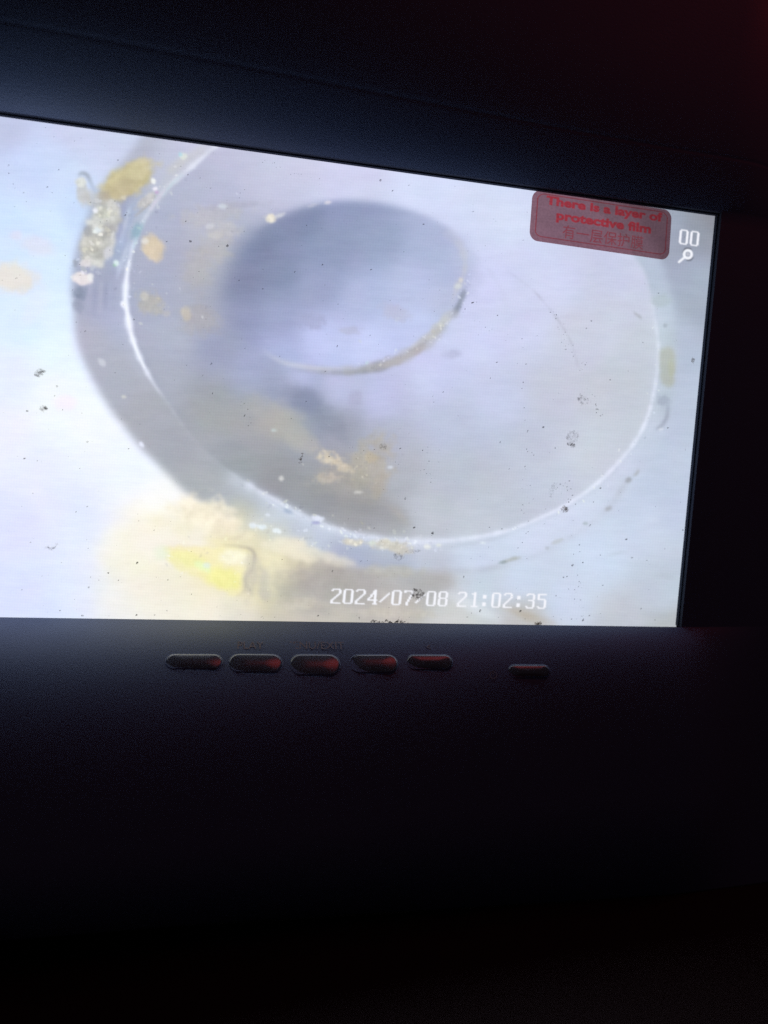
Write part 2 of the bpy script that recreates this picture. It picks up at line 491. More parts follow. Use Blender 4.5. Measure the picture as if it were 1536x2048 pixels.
# sediment along the hole's lower edge
stroke([(525, 700, 6, 0.0), (560, 722, 8, 0.5), (600, 732, 9, 0.75), (650, 738, 7, 0.85), (700, 735, 6, 0.5)], (206, 206, 216), 0.9, 2.5)
stroke([(580, 738, 4, 0.1), (640, 744, 5, 0.7), (700, 745, 9, 0.9), (740, 737, 16, 1), (775, 728, 16, 0.8), (800, 716, 8, 0.3)], (154, 155, 162), 0.95, 3, 0.3, 6)
stroke([(755, 735, 9, 0.3), (790, 724, 14, 1), (820, 708, 14, 1), (850, 690, 12, 0.6)], (182, 176, 174), 0.9, 2.5, 0.4, 7)
stroke([(812, 700, 4, 0.3), (835, 688, 8, 0.9), (860, 668, 14, 0.9), (885, 645, 16, 0.9), (900, 625, 12, 0.6)], (200, 200, 204), 0.9, 2, 0.6, 8)
stroke([(850, 680, 8, 0.3), (870, 668, 8, 0.9), (890, 640, 7, 0.5)], (208, 204, 196), 0.8, 2, 0.6, 9)
stroke([(818, 702, 3, 0.5), (840, 692, 3, 0.8), (858, 680, 2, 0.3)], (150, 146, 152), 0.8, 1, 0.6, 10)
stroke([(908, 632, 7, 0.3), (914, 618, 12, 1), (922, 600, 11, 1), (929, 580, 7, 0.5)], (146, 152, 164), 0.95, 2.5, 0.3, 11)
stroke([(905, 605, 8, 0.3), (914, 575, 10, 0.9), (926, 555, 9, 0.8), (930, 520, 10, 0.4), (916, 484, 16, 0.3), (890, 462, 18, 0.1)], (202, 202, 204), 0.8, 3, 0.5, 12)
stroke([(733, 727, 4, 0.9), (737, 722, 2, 0.6)], (196, 232, 226), 0.9, 0.8)
stroke([(770, 715, 2, 0.9), (780, 712, 2, 0.5)], (150, 140, 150), 0.8, 0.8)
for k, b in enumerate([(916, 572, 6, 5, 0, (216, 220, 220)), (921, 560, 4, 5, 0, (222, 216, 204)), (880, 648, 5, 4, 0, (222, 222, 220)), (866, 662, 5, 4, 0, (214, 204, 184)), (840, 690, 4, 3, 0, (170, 166, 176)),
                       (795, 637, 4, 2, -20, (216, 228, 234)), (792, 641, 2, 2, 0, (222, 232, 236)), (720, 682, 4, 2, 40, (206, 212, 214)), (700, 660, 22, 8, 0, (184, 186, 208)), (790, 625, 30, 14, 20, (190, 190, 212)),
                       (620, 640, 30, 16, 10, (170, 174, 202))]):
    blob(*b, 0.7, 0.8, 0.4, 6, 120 + k)

stroke([(600, 733, 7, 0.0), (690, 741, 11, 0.5), (760, 730, 16, 0.7), (820, 707, 18, 0.7), (872, 668, 18, 0.7), (908, 628, 14, 0.5)], (186, 184, 186), 0.6, 3.5, 0.7, 61)
stroke([(1010, 540, 2, .0), (1060, 575, 2.5, .6), (1105, 625, 2.5, .7), (1140, 680, 2.5, .8), (1158, 740, 2.5, .4)], (172, 172, 184), 0.6, 1.4, 0.8, 62)
stroke([(880, 470, 2, .0), (960, 520, 3, .4), (1010, 600, 3, .4), (1010, 690, 3, .2)], (186, 188, 206), 0.5, 3, 0.6, 63)
# the white rim of the pipe
w = {0: (10, .75), 1: (10, .9), 2: (8, .8), 3: (7, .7), 4: (6, .6), 5: (7, .75), 6: (8, .8), 7: (10, .95), 8: (12, 1), 9: (13, 1), 10: (11, 1), 11: (11, 1), 12: (9, .95), 13: (6, .75), 14: (5, .4),
     15: (4, .16), 16: (4, .04), 17: (4, .06), 18: (5, .3), 19: (7, .75), 20: (8, .8), 21: (7, .6), 22: (7, .6), 23: (8, .6), 24: (8, .55), 25: (7, .5), 26: (9, .7), 27: (10, .85), 28: (10, .95),
     29: (9, .95), 30: (8, .9), 31: (9, 1), 32: (9, 1), 33: (9, 1), 34: (9, 1), 35: (9, 1), 36: (8, .95), 37: (8, .9), 38: (7, .85), 39: (6, .6), 40: (5, .4), 41: (5, .3), 42: (5, .3)}
stroke([(x + 7, y - 4, 10, w[i][1] * 0.5) for i, (x, y) in enumerate(RIM[:24])], (158, 162, 182), 0.5, 4)
stroke([(x - 9, y + 3, 18, 0.55 if i < 13 else 0.0) for i, (x, y) in enumerate(RIM[:16])], (196, 200, 216), 0.55, 7)
stroke([(x - 4, y + 8, 26, 0.7) for x, y in RIM[18:28]], (212, 218, 230), 0.6, 8)
stroke([(x - 2, y + 2, 14, 0.7) for x, y in RIM[19:27]], (226, 230, 242), 0.6, 4, 0.5)
stroke([(x + 5, y + 4, 18, 0.6) for x, y in RIM[26:41]], (212, 218, 230), 0.6, 7)
stroke([(x, y, w[i][0] * (1.0 if i < 13 else 0.68), w[i][1] * (1.0 if i < 13 else 0.9)) for i, (x, y) in enumerate(RIM)], (232, 235, 248), 0.9, 2.3, 0.4)
stroke([(x, y, w[i][0] * 0.45, w[i][1]) for i, (x, y) in list(enumerate(RIM))[6:13]], (246, 248, 255), 0.9, 1.2, 0.2)
stroke([(x + 4, y + 5, 5, 0.4 if i > 27 else 0) for i, (x, y) in enumerate(RIM)], (178, 184, 196), 0.6, 3)
stroke([(1022, 1068, 4, .2), (970, 1082, 6, .7), (900, 1092, 5, .5), (860, 1092, 4, .1)], (178, 182, 192), 0.6, 3)
stroke([(367, 347, 3, .4), (340, 372, 4, .9), (325, 392, 3, .6)], (186, 214, 224), 0.8, 1.2)
stroke([(333, 377, 4, .5), (312, 402, 5, .9), (300, 420, 3, .6)], (214, 200, 222), 0.8, 1.2)
stroke([(290, 440, 3, .5), (276, 470, 5, .9), (266, 496, 4, .5)], (178, 206, 216), 0.8, 1.4)

# crumbs and deposits wedged in the left part of the rim
stroke([(432, 285, 22, .2), (385, 315, 26, .6), (345, 355, 26, .6), (318, 392, 20, .6), (285, 430, 24, .5), (265, 470, 26, .4)], (204, 203, 206), 0.6, 5)
stroke([(405, 300, 16, .3), (370, 318, 18, .7), (340, 340, 14, .6)], (206, 204, 196), 0.6, 4, 0.3)
stroke([(305, 345, 12, .2), (270, 372, 20, .7), (245, 400, 22, .8), (240, 440, 20, .7), (235, 480, 16, .5)], (158, 160, 184), 0.75, 6)
blob(258, 358, 58, 32, -32, (208, 196, 146), 1.0, 0.5, 0.3, 18, 140, 12)
blob(240, 378, 38, 18, -30, (198, 184, 146), 0.6, 0.9, 0.3, 18, 141, 10)
blob(278, 340, 26, 18, -30, (216, 206, 158), 0.6, 0.9, 0.4, 10, 142, 10)
blob(208, 395, 12, 14, 0, (184, 172, 146), 0.7, 0.9, 0.4, 10, 143)
blob(166, 385, 12, 26, -12, (200, 200, 196), 0.85, 0.7, 0.4, 12, 144, 12)
blob(163, 364, 10, 9, 0, (216, 218, 210), 0.9, 0.6, 0.4, 8, 145, 14)
stroke([(157, 352, 5, .3), (163, 346, 6, .9), (174, 350, 8, .9), (182, 366, 8, .5), (190, 385, 10, .3)], (160, 168, 180), 0.9, 2)
blob(180, 398, 18, 16, 0, (196, 194, 186), 0.6, 1.0, 0.4, 12, 146)
deb = polymask([(190, 415), (215, 402), (238, 412), (240, 440), (232, 470), (222, 505), (205, 530), (178, 528), (160, 520), (162, 480), (170, 450)], 3, 9, 14, 9)
t1 = fbm(CH, CW, 22, 77, 4)
t2 = fbm(CH, CW, 9, 88, 2)
tex = np.array([207, 206, 197])[None, None, :] + (t1 * 70 + t2 * 28)[..., None] * np.array([1, 1, 1.05])
comp(deb, np.clip(tex, 140, 240), 0.95)
blob(205, 425, 18, 10, -10, (196, 196, 176), 0.7, 0.8, 0.5, 9, 150, 14)
blob(186, 487, 20, 16, -30, (208, 206, 190), 0.8, 0.8, 0.5, 10, 151, 18)
blob(176, 462, 8, 12, 10, (158, 158, 160), 0.6, 0.9, 0.4, 8, 152)
blob(220, 452, 12, 7, 20, (176, 174, 174), 0.6, 0.9, 0.5, 8, 153)
blob(216, 505, 9, 12, 20, (216, 214, 220), 0.8, 0.8, 0.4, 8, 154)
blob(190, 421, 5, 5, 0, (242, 242, 246), 0.9, 0.6, 0.3, 5, 155)
blob(195, 460, 8, 5, 0, (226, 234, 236), 0.8, 0.7, 0.4, 5, 156)
blob(172, 525, 14, 9, 0, (226, 220, 220), 0.9, 0.7, 0.4, 8, 157, 12)
blob(163, 556, 21, 13, 5, (236, 226, 224), 0.95, 0.5, 0.35, 9, 158, 8)
blob(180, 554, 6, 8, 0, (240, 240, 238), 0.8, 0.7, 0.3, 6, 159)
blob(150, 525, 5, 8, 0, (160, 164, 176), 0.8, 0.7, 0.4, 6, 160)
blob(160, 585, 14, 14, 0, (146, 154, 172), 0.9, 0.8, 0.4, 10, 161, 10)
blob(156, 612, 10, 12, 0, (156, 160, 178), 0.7, 0.9, 0.4, 10, 162)
for k, (x, l) in enumerate([(178, 60), (188, 70), (200, 64), (210, 55), (218, 62)]):
    stroke([(x + 4, 560, 5, .1), (x + 2, 580, 7, .7), (x, 560 + l, 8, .3)], [(180, 182, 202), (160, 164, 188), (190, 190, 206), (156, 160, 184), (178, 184, 206)][k], 0.7, 2.5)
for k, (x, y, wd) in enumerate([(250, 430, 7), (244, 455, 8), (238, 480, 9), (246, 505, 7), (236, 530, 8)]):
    stroke([(x + 14, y - 26, wd * .4, .2), (x + 5, y, wd, .8), (x - 2, y + 26, wd * .6, .3)], [(196, 206, 220), (214, 214, 224), (180, 190, 212), (204, 210, 226), (196, 202, 222)][k], 0.8, 2, 0.5, 30 + k)
blob(272, 462, 10, 16, 25, (150, 176, 190), 0.75, 0.9, 0.3, 9, 170)
blob(293, 400, 24, 9, -38, (206, 200, 192), 0.8, 0.8, 0.4, 10, 171, 12)
stroke([(270, 432, 2.5, .6), (285, 420, 2.5, .9), (302, 404, 2.5, .5)], (176, 164, 146), 0.9, 1)
blob(306, 361, 4, 6, -20, (244, 244, 238), 0.95, 0.6, 0.3, 5, 172)
blob(310, 377, 5, 4, 0, (244, 238, 246), 0.95, 0.6, 0.3, 5, 173)
blob(313, 384, 4, 3, 0, (206, 166, 206), 0.7, 0.9, 0.3, 5, 174)
blob(366, 312, 8, 6, 20, (226, 230, 220), 0.9, 0.7, 0.4, 6, 175, 12)
blob(360, 308, 4, 4, 0, (178, 214, 226), 0.8, 0.7, 0.3, 5, 176)
blob(232, 525, 5, 6, 0, (228, 242, 240), 0.9, 0.7, 0.3, 5, 177)
blob(228, 530, 3, 2, 0, (166, 206, 176), 0.8, 0.7, 0.3, 5, 178)
blob(246, 607, 6, 7, 0, (240, 240, 252), 0.95, 0.6, 0.4, 5, 179)
blob(203, 724, 9, 6, 40, (202, 204, 212), 0.9, 0.7, 0.3, 6, 180)
blob(247, 793, 5, 3, 0, (212, 212, 200), 0.8, 0.8, 0.3, 6, 181)
blob(283, 888, 4, 6, -30, (232, 236, 250), 0.9, 0.8, 0.3, 6, 182)
stroke([(150, 640, 8, .0), (150, 700, 8, .5), (172, 745, 8, .5), (200, 795, 8, .4), (250, 862, 8, .3)], (228, 230, 248), 0.5, 5)

# yellow deposit at the bottom
blob(420, 1120, 150, 84, 8, (246, 232, 168), 0.8, 1.5, 0.3, 50, 189)
blob(330, 1190, 130, 60, 0, (243, 236, 214), 0.6, 1.5, 0.3, 50, 188)
blob(420, 1035, 70, 34, 18, (246, 234, 202), 0.9, 1.0, 0.5, 22, 190, 14)
blob(330, 1090, 90, 50, 0, (245, 239, 224), 0.75, 1.2, 0.35, 40, 191)
comp(polymask([(330, 1098), (380, 1090), (440, 1094), (496, 1098), (504, 1110), (500, 1135), (488, 1150), (490, 1176), (470, 1188), (430, 1176), (390, 1150), (345, 1130)], 2.6, 9, 11, 12), (248, 237, 178), 0.95)
blob(470, 1115, 30, 16, 0, (249, 243, 212), 0.8, 0.9, 0.3, 14, 192, 8)
blob(378, 1118, 36, 14, 12, (247, 242, 160), 0.9, 1.0, 0.35, 14, 193, 6)
blob(445, 1155, 38, 20, 14, (249, 243, 148), 0.95, 0.9, 0.3, 14, 194, 6)
blob(404, 1132, 16, 8, 30, (232, 248, 182), 0.8, 1.0, 0.3, 10, 195)
blob(322, 1105, 14, 14, 0, (230, 240, 206), 0.6, 1.1, 0.3, 10, 196)
blob(412, 1130, 8, 6, 0, (224, 234, 222), 0.8, 0.9, 0.3, 8, 197)
stroke([(448, 1090, 2, .3), (470, 1092, 4, .9), (500, 1098, 5, .9), (509, 1112, 5, .8), (503, 1140, 5, .8), (491, 1156, 5, .7), (492, 1178, 5, .6), (474, 1192, 4, .3)], (176, 166, 148), 0.75, 2.2, 0.5)
stroke([(430, 1072, 3, .2), (462, 1078, 5, .8), (486, 1070, 4, .5), (492, 1052, 3, .3)], (206, 190, 164), 0.6, 2.5, 0.5)
blob(500, 1150, 14, 44, 5, (196, 190, 180), 0.55, 1.0, 0.4, 18, 198)
blob(530, 1170, 16, 36, 0, (190, 186, 184), 0.5, 1.1, 0.4, 18, 199)
comp(polymask([(520, 1085), (580, 1076), (640, 1096), (715, 1128), (660, 1132), (600, 1120), (560, 1112)], 4, 9, 13, 13), (241, 231, 202), 0.8)
comp(polymask([(522, 1098), (560, 1110), (572, 1140), (566, 1180), (548, 1190), (530, 1140)], 6, 9, 13, 14), (242, 232, 190), 0.8)
blob(560, 1170, 24, 30, 0, (216, 206, 170), 0.5, 1.1, 0.4, 18, 200)
blob(650, 1175, 90, 44, 4, (176, 172, 166), 0.6, 1.2, 0.5, 30, 206, 8)
blob(660, 1160, 60, 26, 6, (176, 168, 160), 0.65, 1.1, 0.6, 22, 201, 10)
blob(790, 1142, 60, 12, 4, (190, 186, 172), 0.7, 1.0, 0.6, 18, 202, 10)
blob(870, 1160, 44, 20, 0, (180, 178, 174), 0.6, 1.1, 0.4, 24, 203)
blob(600, 1206, 40, 12, 4, (206, 196, 176), 0.6, 1.1, 0.7, 14, 204, 12)
blob(780, 1225, 70, 10, 2, (204, 196, 180), 0.6, 1.1, 0.7, 14, 205, 12)
stroke([(760, 1175, 6, .1), (780, 1205, 10, .7), (800, 1230, 6, .3)], (206, 200, 188), 0.6, 3)
stroke([(990, 1212, 5, .2), (1030, 1222, 12, .8), (1070, 1238, 16, .8), (1110, 1248, 10, .2)], (190, 180, 162), 0.8, 4, 0.3)
stroke([(880, 1178, 16, .0), (940, 1210, 20, .8), (1000, 1240, 14, .4)], (222, 226, 232), 0.7, 5)
stroke([(480, 1058, 16, .2), (540, 1040, 12, .7), (600, 1030, 12, .5)], (206, 212, 222), 0.6, 5)
for k in range(7):
    x0 = 500 + 20 * k
    stroke([(x0, 975 + k * 10, 2, .2), (x0 + 50, 1010 + k * 8, 3, .7), (x0 + 110, 1045 + k * 5, 2, .2)], [(212, 218, 232), (174, 180, 194), (226, 228, 236)][k % 3], 0.6, 1.6)
for k, b in enumerate([(508, 1051, 10, 5, 0, (232, 238, 244)), (524, 1053, 9, 5, 10, (228, 236, 242)), (553, 1061, 8, 5, 0, (236, 242, 246)), (536, 1029, 5, 3, 0, (226, 230, 240)),
                       (636, 1036, 12, 5, 10, (230, 232, 246)), (575, 1022, 10, 4, 20, (178, 188, 206)), (632, 1045, 8, 3, 0, (172, 172, 208)),
                       (745, 1086, 7, 5, 0, (226, 240, 232)), (770, 1082, 10, 5, 0, (236, 234, 214)), (766, 1095, 6, 3, 0, (244, 244, 238)), (854, 1093, 6, 4, 0, (230, 232, 226)), (878, 1090, 5, 3, 0, (226, 230, 224)),
                       (965, 1085, 6, 2, 0, (224, 232, 234)), (706, 1084, 22, 7, 6, (222, 214, 190)), (780, 1090, 40, 10, 4, (212, 206, 186)), (800, 1100, 24, 8, 4, (206, 200, 184))]):
    blob(*b, 0.85, 0.8, 0.45, 7, 220 + k, 10)
stroke([(600, 1098, 6, .2), (680, 1118, 10, .6), (760, 1126, 12, .7), (830, 1124, 8, .2)], (166, 172, 190), 0.6, 6)

# the faint outer seam and its spots on the right
stroke([(880, 1142, 5, .2), (960, 1140, 7, .6), (1040, 1122, 6, .5), (1110, 1092, 6, .3), (1160, 1062, 5, .4), (1215, 1018, 6, .5), (1255, 962, 6, .5), (1285, 930, 5, .3)], (180, 184, 192), 0.7, 4, 0.6, 15)
for k, b in enumerate([(1256, 960, 8, 5, -20, (166, 168, 172)), (1218, 1016, 7, 4, -20, (172, 174, 180)), (1170, 1046, 5, 3, 0, (170, 180, 184)), (1273, 946, 8, 3, -50, (178, 182, 184)), (1115, 1082, 12, 4, -20, (190, 194, 198)),
                       (1094, 1096, 4, 3, 0, (180, 186, 194)), (1025, 1118, 16, 4, -15, (178, 180, 176)), (1005, 1124, 8, 3, -15, (150, 160, 162)),
                       (1322, 600, 18, 12, 0, (180, 190, 196)), (1330, 650, 4, 4, 0, (168, 174, 184)), (1275, 630, 10, 3, 40, (176, 178, 184))]):
    blob(*b, 0.75, 0.9, 0.4, 8, 250 + k)
comp(polymask([(1322, 700), (1346, 696), (1350, 730), (1346, 770), (1330, 772), (1320, 750)], 3, 3, 10, 16), (182, 186, 176), 0.85)
blob(1342, 735, 6, 24, 0, (184, 190, 164), 0.6, 1.0, 0.4, 8, 270)
blob(1326, 800, 13, 9, 10, (166, 172, 186), 0.7, 0.9, 0.4, 8, 271)
stroke([(1336, 812, 5, .4), (1334, 832, 8, .95), (1326, 848, 9, .95), (1314, 858, 6, .6)], (160, 165, 178), 0.9, 2, 0.3)
blob(1322, 858, 5, 2, -10, (224, 228, 236), 0.8, 0.8, 0.3, 5, 272)
stroke([(1210, 1112, 4, .1), (1235, 1106, 5, .7), (1255, 1104, 4, .3)], (180, 186, 196), 0.7, 2.5)
stroke([(1310, 1150, 5, .3), (1335, 1154, 6, .7), (1352, 1155, 4, .4)], (172, 178, 186), 0.6, 3)

for k in range(3):
    IMG[..., k] = blur(IMG[..., k], 1.5)
IMG = 192 + (IMG - 192) * 1.09 + np.array([0.0, 2.5, 5.0])
# crusty flecks: bright crumbs and small dark pits where deposits cling
fr = np.random.default_rng(42)
for (n, pts, sp, smin, smax) in [(40, RIM[1:9], 16, 1.2, 2.8), (70, [(195, 410), (225, 430), (205, 470), (180, 510), (165, 550)], 16, 1.4, 4.2), (70, RIM[19:27], 10, 1.0, 3.0), (60, HOLE_RIM[11:18], 6, 0.9, 2.4),
                                 (40, [(500, 1045), (560, 1060), (640, 1085), (760, 1090), (880, 1092)], 9, 1.0, 3.0), (22, [(640, 910), (670, 930), (745, 930), (700, 970)], 24, 0.9, 2.2),
                                 (40, [(330, 1100), (440, 1110), (500, 1120), (470, 1180)], 22, 0.9, 2.4), (18, [(270, 600), (380, 630), (430, 480), (460, 420)], 26, 0.9, 2.2), (30, RIM[28:40], 9, 0.8, 1.8)]:
    sp_ = spline(pts, 3)
    for _ in range(n):
        q = sp_[fr.integers(len(sp_))]
        x, y = q[0] + fr.normal() * sp, q[1] + fr.normal() * sp
        b_ = fr.random()
        loc = IMG[int(np.clip(y - OY, 0, CH - 1)), int(np.clip(x - OX, 0, CW - 1))]
        c_ = np.minimum(loc + fr.uniform(8, 30), 252) + np.array([0, 0, fr.uniform(-14, 4)]) if b_ < 0.68 else loc - fr.uniform(6, 18)
        r_ = fr.uniform(smin, smax)
        blob(x, y, r_ * fr.uniform(1, 2), r_, fr.uniform(0, 180), c_, fr.uniform(0.5, 0.95), 0.7, 0.6, 4, int(fr.integers(9999)))
# broad mottling, streaks of the pipe wall, and fine grain
yy, xx = np.mgrid[0:CH, 0:CW]
IMG += (fbm(CH, CW, 120, 300, 4)[..., None]) * np.array([7, 7, 7])
IMG += (fbm(CH, CW, 14, 310, 3, 90)[..., None]) * np.array([2.6, 2.6, 2.8])
IMG += (fbm(CH, CW, 7, 315, 2, 26)[..., None]) * np.array([5, 5, 5])
IMG[..., 0] += fbm(CH, CW, 44, 321, 3) * 4
IMG[..., 1] += fbm(CH, CW, 44, 331, 3) * 4
IMG[..., 2] += fbm(CH, CW, 44, 341, 3) * 4
IMG += (rng.standard_normal((CH, CW))[..., None]) * 1.6
IMG += rng.standard_normal((CH, CW, 3)) * 1.2
IMG += (np.sin((xx + 0.10 * yy) * 2 * math.pi / 5.2) * 2.1 + np.sin((yy - 0.06 * xx) * 2 * math.pi / 5.6) * 1.8)[..., None]

# on-screen writing (a coarse pixel font)
FONT = {
    '0': ".XXXXXX. XX....XX XX....XX XX....XX XX....XX XX....XX XX....XX XX....XX XX....XX XX....XX XX....XX .XXXXXX.",
    '1': "....XX.. ..XXXX.. ....XX.. ....XX.. ....XX.. ....XX.. ....XX.. ....XX.. ....XX.. ....XX.. ....XX.. ..XXXXXX",
    '2': ".XXXXXX. XX....XX ......XX ......XX .....XX. ....XX.. ...XX... ..XX.... .XX..... XX...... XX...... XXXXXXXX",
    '3': ".XXXXXX. XX....XX ......XX ......XX ......XX ..XXXXX. ......XX ......XX ......XX ......XX XX....XX .XXXXXX.",
    '4': ".....XX. ....XXX. ....XXX. ...XXXX. ..XX.XX. ..XX.XX. .XX..XX. XX...XX. XXXXXXXX .....XX. .....XX. ....XXXX",
    '5': "XXXXXXXX XX...... XX...... XX...... XXXXXXX. ......XX ......XX ......XX ......XX ......XX XX....XX .XXXXXX.",
    '7': "XXXXXXXX XX....XX ......XX .....XX. .....XX. ....XX.. ....XX.. ...XX... ...XX... ..XX.... ..XX.... ..XX....",
    '8': ".XXXXXX. XX....XX XX....XX XX....XX XX....XX .XXXXXX. XX....XX XX....XX XX....XX XX....XX XX....XX .XXXXXX.",
    '/': "........ ........ .......X ......XX .....XX. ....XX.. ...XX... ..XX.... .XX..... XX...... ........ ........",
    ':': "........ ........ ..XXX... ..XXX... ..XXX... ........ ........ ........ ..XXX... ..XXX... ..XXX... ........"}


def glyph(ch, x, y, cw, chh, slope, shear, color, soft=0.5):
    rows = FONT[ch].split()
    M = np.zeros((CH, CW), np.float32)
    S = 46
    gy, gx = np.mgrid[0:S, 0:S]
    px0, py0 = int(x - OX) - 8, int(y - OY) - 4
    SS = 3
    gy, gx = np.mgrid[0:S * SS, 0:S * SS]
    dx = (gx + 0.5) / SS + px0 + OX - x
    dy = (gy + 0.5) / SS + py0 + OY - y
    dy2 = dy - slope * dx
    dx2 = dx - shear * dy2
    cx = np.floor(dx2 / cw).astype(int)
    cy = np.floor(dy2 / chh).astype(int)
    bm = np.array([[c == 'X' for c in r] for r in rows], float)
    ok = (cx >= 0) & (cx < bm.shape[1]) & (cy >= 0) & (cy < bm.shape[0])
    v = np.where(ok, bm[np.clip(cy, 0, bm.shape[0] - 1), np.clip(cx, 0, bm.shape[1] - 1)], 0)
    v = v.reshape(S, SS, S, SS).mean((1, 3))
    M[py0:py0 + S, px0:px0 + S] = blur(v, soft)
    comp(M, color)


for ch, x in zip("2024/07/08" + "21:02:35", [663, 687.5, 712, 736.5, 760, 784.5, 808.6, 832, 854, 877.5, 916, 939, 962, 984.5, 1008, 1030.5, 1053, 1076]):
    glyph(ch, x, 1177 + 0.0255 * (x - 663), 2.62 - 0.0009 * (x - 663), 2.5, 0.0255, -0.098, (246, 247, 254))
glyph('0', 1360, 458, 2.25, 2.5, 0.145, -0.097, (246, 247, 255), 0.5)
glyph('0', 1381.5, 461, 2.25, 2.5, 0.145, -0.097, (246, 247, 255), 0.5)
# magnifier symbol
stroke([(1366, 505, 3, .6), (1370, 498, 3, 1), (1376, 496.5, 3, 1), (1382, 498, 3, .8)], (96, 100, 112), 0.9, 0.8)
stroke([(1386, 515, 3, .7), (1381, 520, 3, 1), (1374, 520.5, 3, .8)], (96, 100, 112), 0.8, 0.8)
ring = [(1375.7 + 7.6 * math.cos(a), 508.5 + 7.9 * math.sin(a), 5.2, 1) for a in np.linspace(0, 2 * math.pi, 17)]
stroke(ring, (246, 248, 255), 1.0, 0.7)
stroke([(1371.5, 508, 2, .7), (1380, 509, 2, .7)], (226, 222, 226), 0.8, 0.6)
stroke([(1376, 504.5, 2, .7), (1375.4, 513, 2, .7)], (226, 222, 226), 0.8, 0.6)
stroke([(1368, 515.5, 4.6, 1), (1358, 524, 4.6, 1)], (246, 248, 255), 1.0, 0.7)
IMG = np.clip(IMG, 0, 255)


def lin(c):
    c = np.asarray(c, float) / 255.0
    return np.where(c <= 0.04045, c / 12.92, ((c + 0.055) / 1.055) ** 2.4)


# ------------------------------------------------------------------ the monitor
SW, SH = 0.199, 0.1135
monitor = bpy.data.objects.new("inspection_monitor", None)
monitor.location = (-SW / 2, 0.02, 0.0)
monitor.empty_display_size = 0.05
col.objects.link(monitor)
monitor["label"] = "black framed inspection monitor with a lit screen showing the inside of a pipe"
monitor["category"] = "monitor"


def part(name, me, material, smooth=False, parent=None, label=None):
    o = put(name, me, material, None, smooth)
    o.parent = parent or monitor
    o.matrix_parent_inverse = Matrix.Translation(monitor.location).inverted()
    if parent:
        o.matrix_parent_inverse = Matrix.Identity(4)
    if label:
        o["label"] = label
    return o


# the lit screen: a flat panel whose colours are the picture above
NX, NY = 960, 548
gx, gz = np.meshgrid(np.linspace(-SW, 0, NX), np.linspace(0.0006, -SH, NY))
P = np.stack([gx.ravel(), np.zeros(NX * NY), gz.ravel() + Z0], 1)
px = proj(P)
u = np.clip(px[:, 0] - OX - 0.5, 0, CW - 2.001)
v = np.clip(px[:, 1] - OY - 0.5, 0, CH - 2.001)
x0, y0 = u.astype(int), v.astype(int)
fu, fv = (u - x0)[:, None], (v - y0)[:, None]
pic = (IMG[y0, x0] * (1 - fu) + IMG[y0, x0 + 1] * fu) * (1 - fv) + (IMG[y0 + 1, x0] * (1 - fu) + IMG[y0 + 1, x0 + 1] * fu) * fv
rgba = np.ones((NX * NY, 4), np.float32)
rgba[:, :3] = lin(pic)
sm = grid_mesh("screen", NX, NY, P)
ca = sm.color_attributes.new("picture", 'FLOAT_COLOR', 'POINT')
ca.data.foreach_set("color", rgba.ravel())
M_SCREEN = bpy.data.materials.new("lit_display")
M_SCREEN.use_nodes = True
nt = M_SCREEN.node_tree
pb = nt.nodes["Principled BSDF"]
pb.inputs["Base Color"].default_value = (0.004, 0.004, 0.005, 1)
pb.inputs["Roughness"].default_value = 0.3
pb.inputs["Specular IOR Level"].default_value = 0.25
an = nt.nodes.new("ShaderNodeAttribute")
an.attribute_name = "picture"
nt.links.new(an.outputs["Color"], pb.inputs["Emission Color"])
pb.inputs["Emission Strength"].default_value = 1.0
M_SCREEN.cycles.emission_sampling = 'NONE'
part("screen", sm, M_SCREEN, label="lit display picture of a pale round pipe opening with yellow deposits")

# front frame: upper border and button panel given an added slope catching screen glow
LIP = 0.0024
e_top = 0.0
e_right = 0.0
e_bot = at(700, 1244.5, LIP)[2] - Z0
D_T, D_B = 0.0118, 0.048
DD = np.linspace(0, 0.09, 901)


def rounded(t0, t1, s):
    """rise of a border that starts steep at the glass and flattens outwards"""
    th = np.radians(t1 + (t0 - t1) * np.exp(-DD / s))
    return np.concatenate([[0], np.cumsum(np.tan((th[1:] + th[:-1]) / 2)) * (DD[1] - DD[0])])


RISE_T, RISE_B = rounded(60, 3, 0.019), rounded(73, 3, 0.019)


def sstep(a, b, x):
    t = np.clip((x - a) / (b - a), 0, 1)
    return t * t * (3 - 2 * t)


def height(x, z):
    """how far the face stands in front of the glass; z measured from the screen's upper edge"""
    wide = (1 - sstep(-0.004, 0.034, x)) * sstep(-SW - 0.034, -SW + 0.004, x)
    far = sstep(-0.19, 0.0, x)                          # border shaped flatter towards that side so its glow dims
    dt = np.maximum(z - e_top, 0)
    db = np.maximum(e_bot - z, 0)
    h = LIP + wide * (1 - 0.72 * far) * np.interp(dt, DD, RISE_T)
    h = h - 0.00008 * np.exp(-((dt - D_T - 0.0006) / 0.0004) ** 2)              # seam
    rise = np.interp(db, DD, RISE_B)
    over = np.maximum(db - D_B + 0.006, 0)
    rise = rise - np.where(over > 0, over ** 2 * 28, 0)
    h = h + wide * (1 - 0.60 * far) * rise * (db > 0)
    ro = np.maximum(x - 0.006, 0)
    h = h - ro * 0.10
    return h


XS = np.unique(np.round(np.concatenate([np.linspace(-SW - 0.045, -SW, 20), np.linspace(-SW, -0.004, 60), np.linspace(-0.004, 0.010, 29), np.linspace(0.010, 0.045, 36)]), 6))
ZT = np.unique(np.round(np.concatenate([np.linspace(e_top, D_T - 0.002, 16), np.linspace(D_T - 0.002, D_T + 0.004, 25), np.linspace(D_T + 0.004, 0.075, 20)]), 6))
ZM = np.linspace(e_bot, e_top, 40)
ZB = np.linspace(e_bot - 0.078, e_bot, 80)


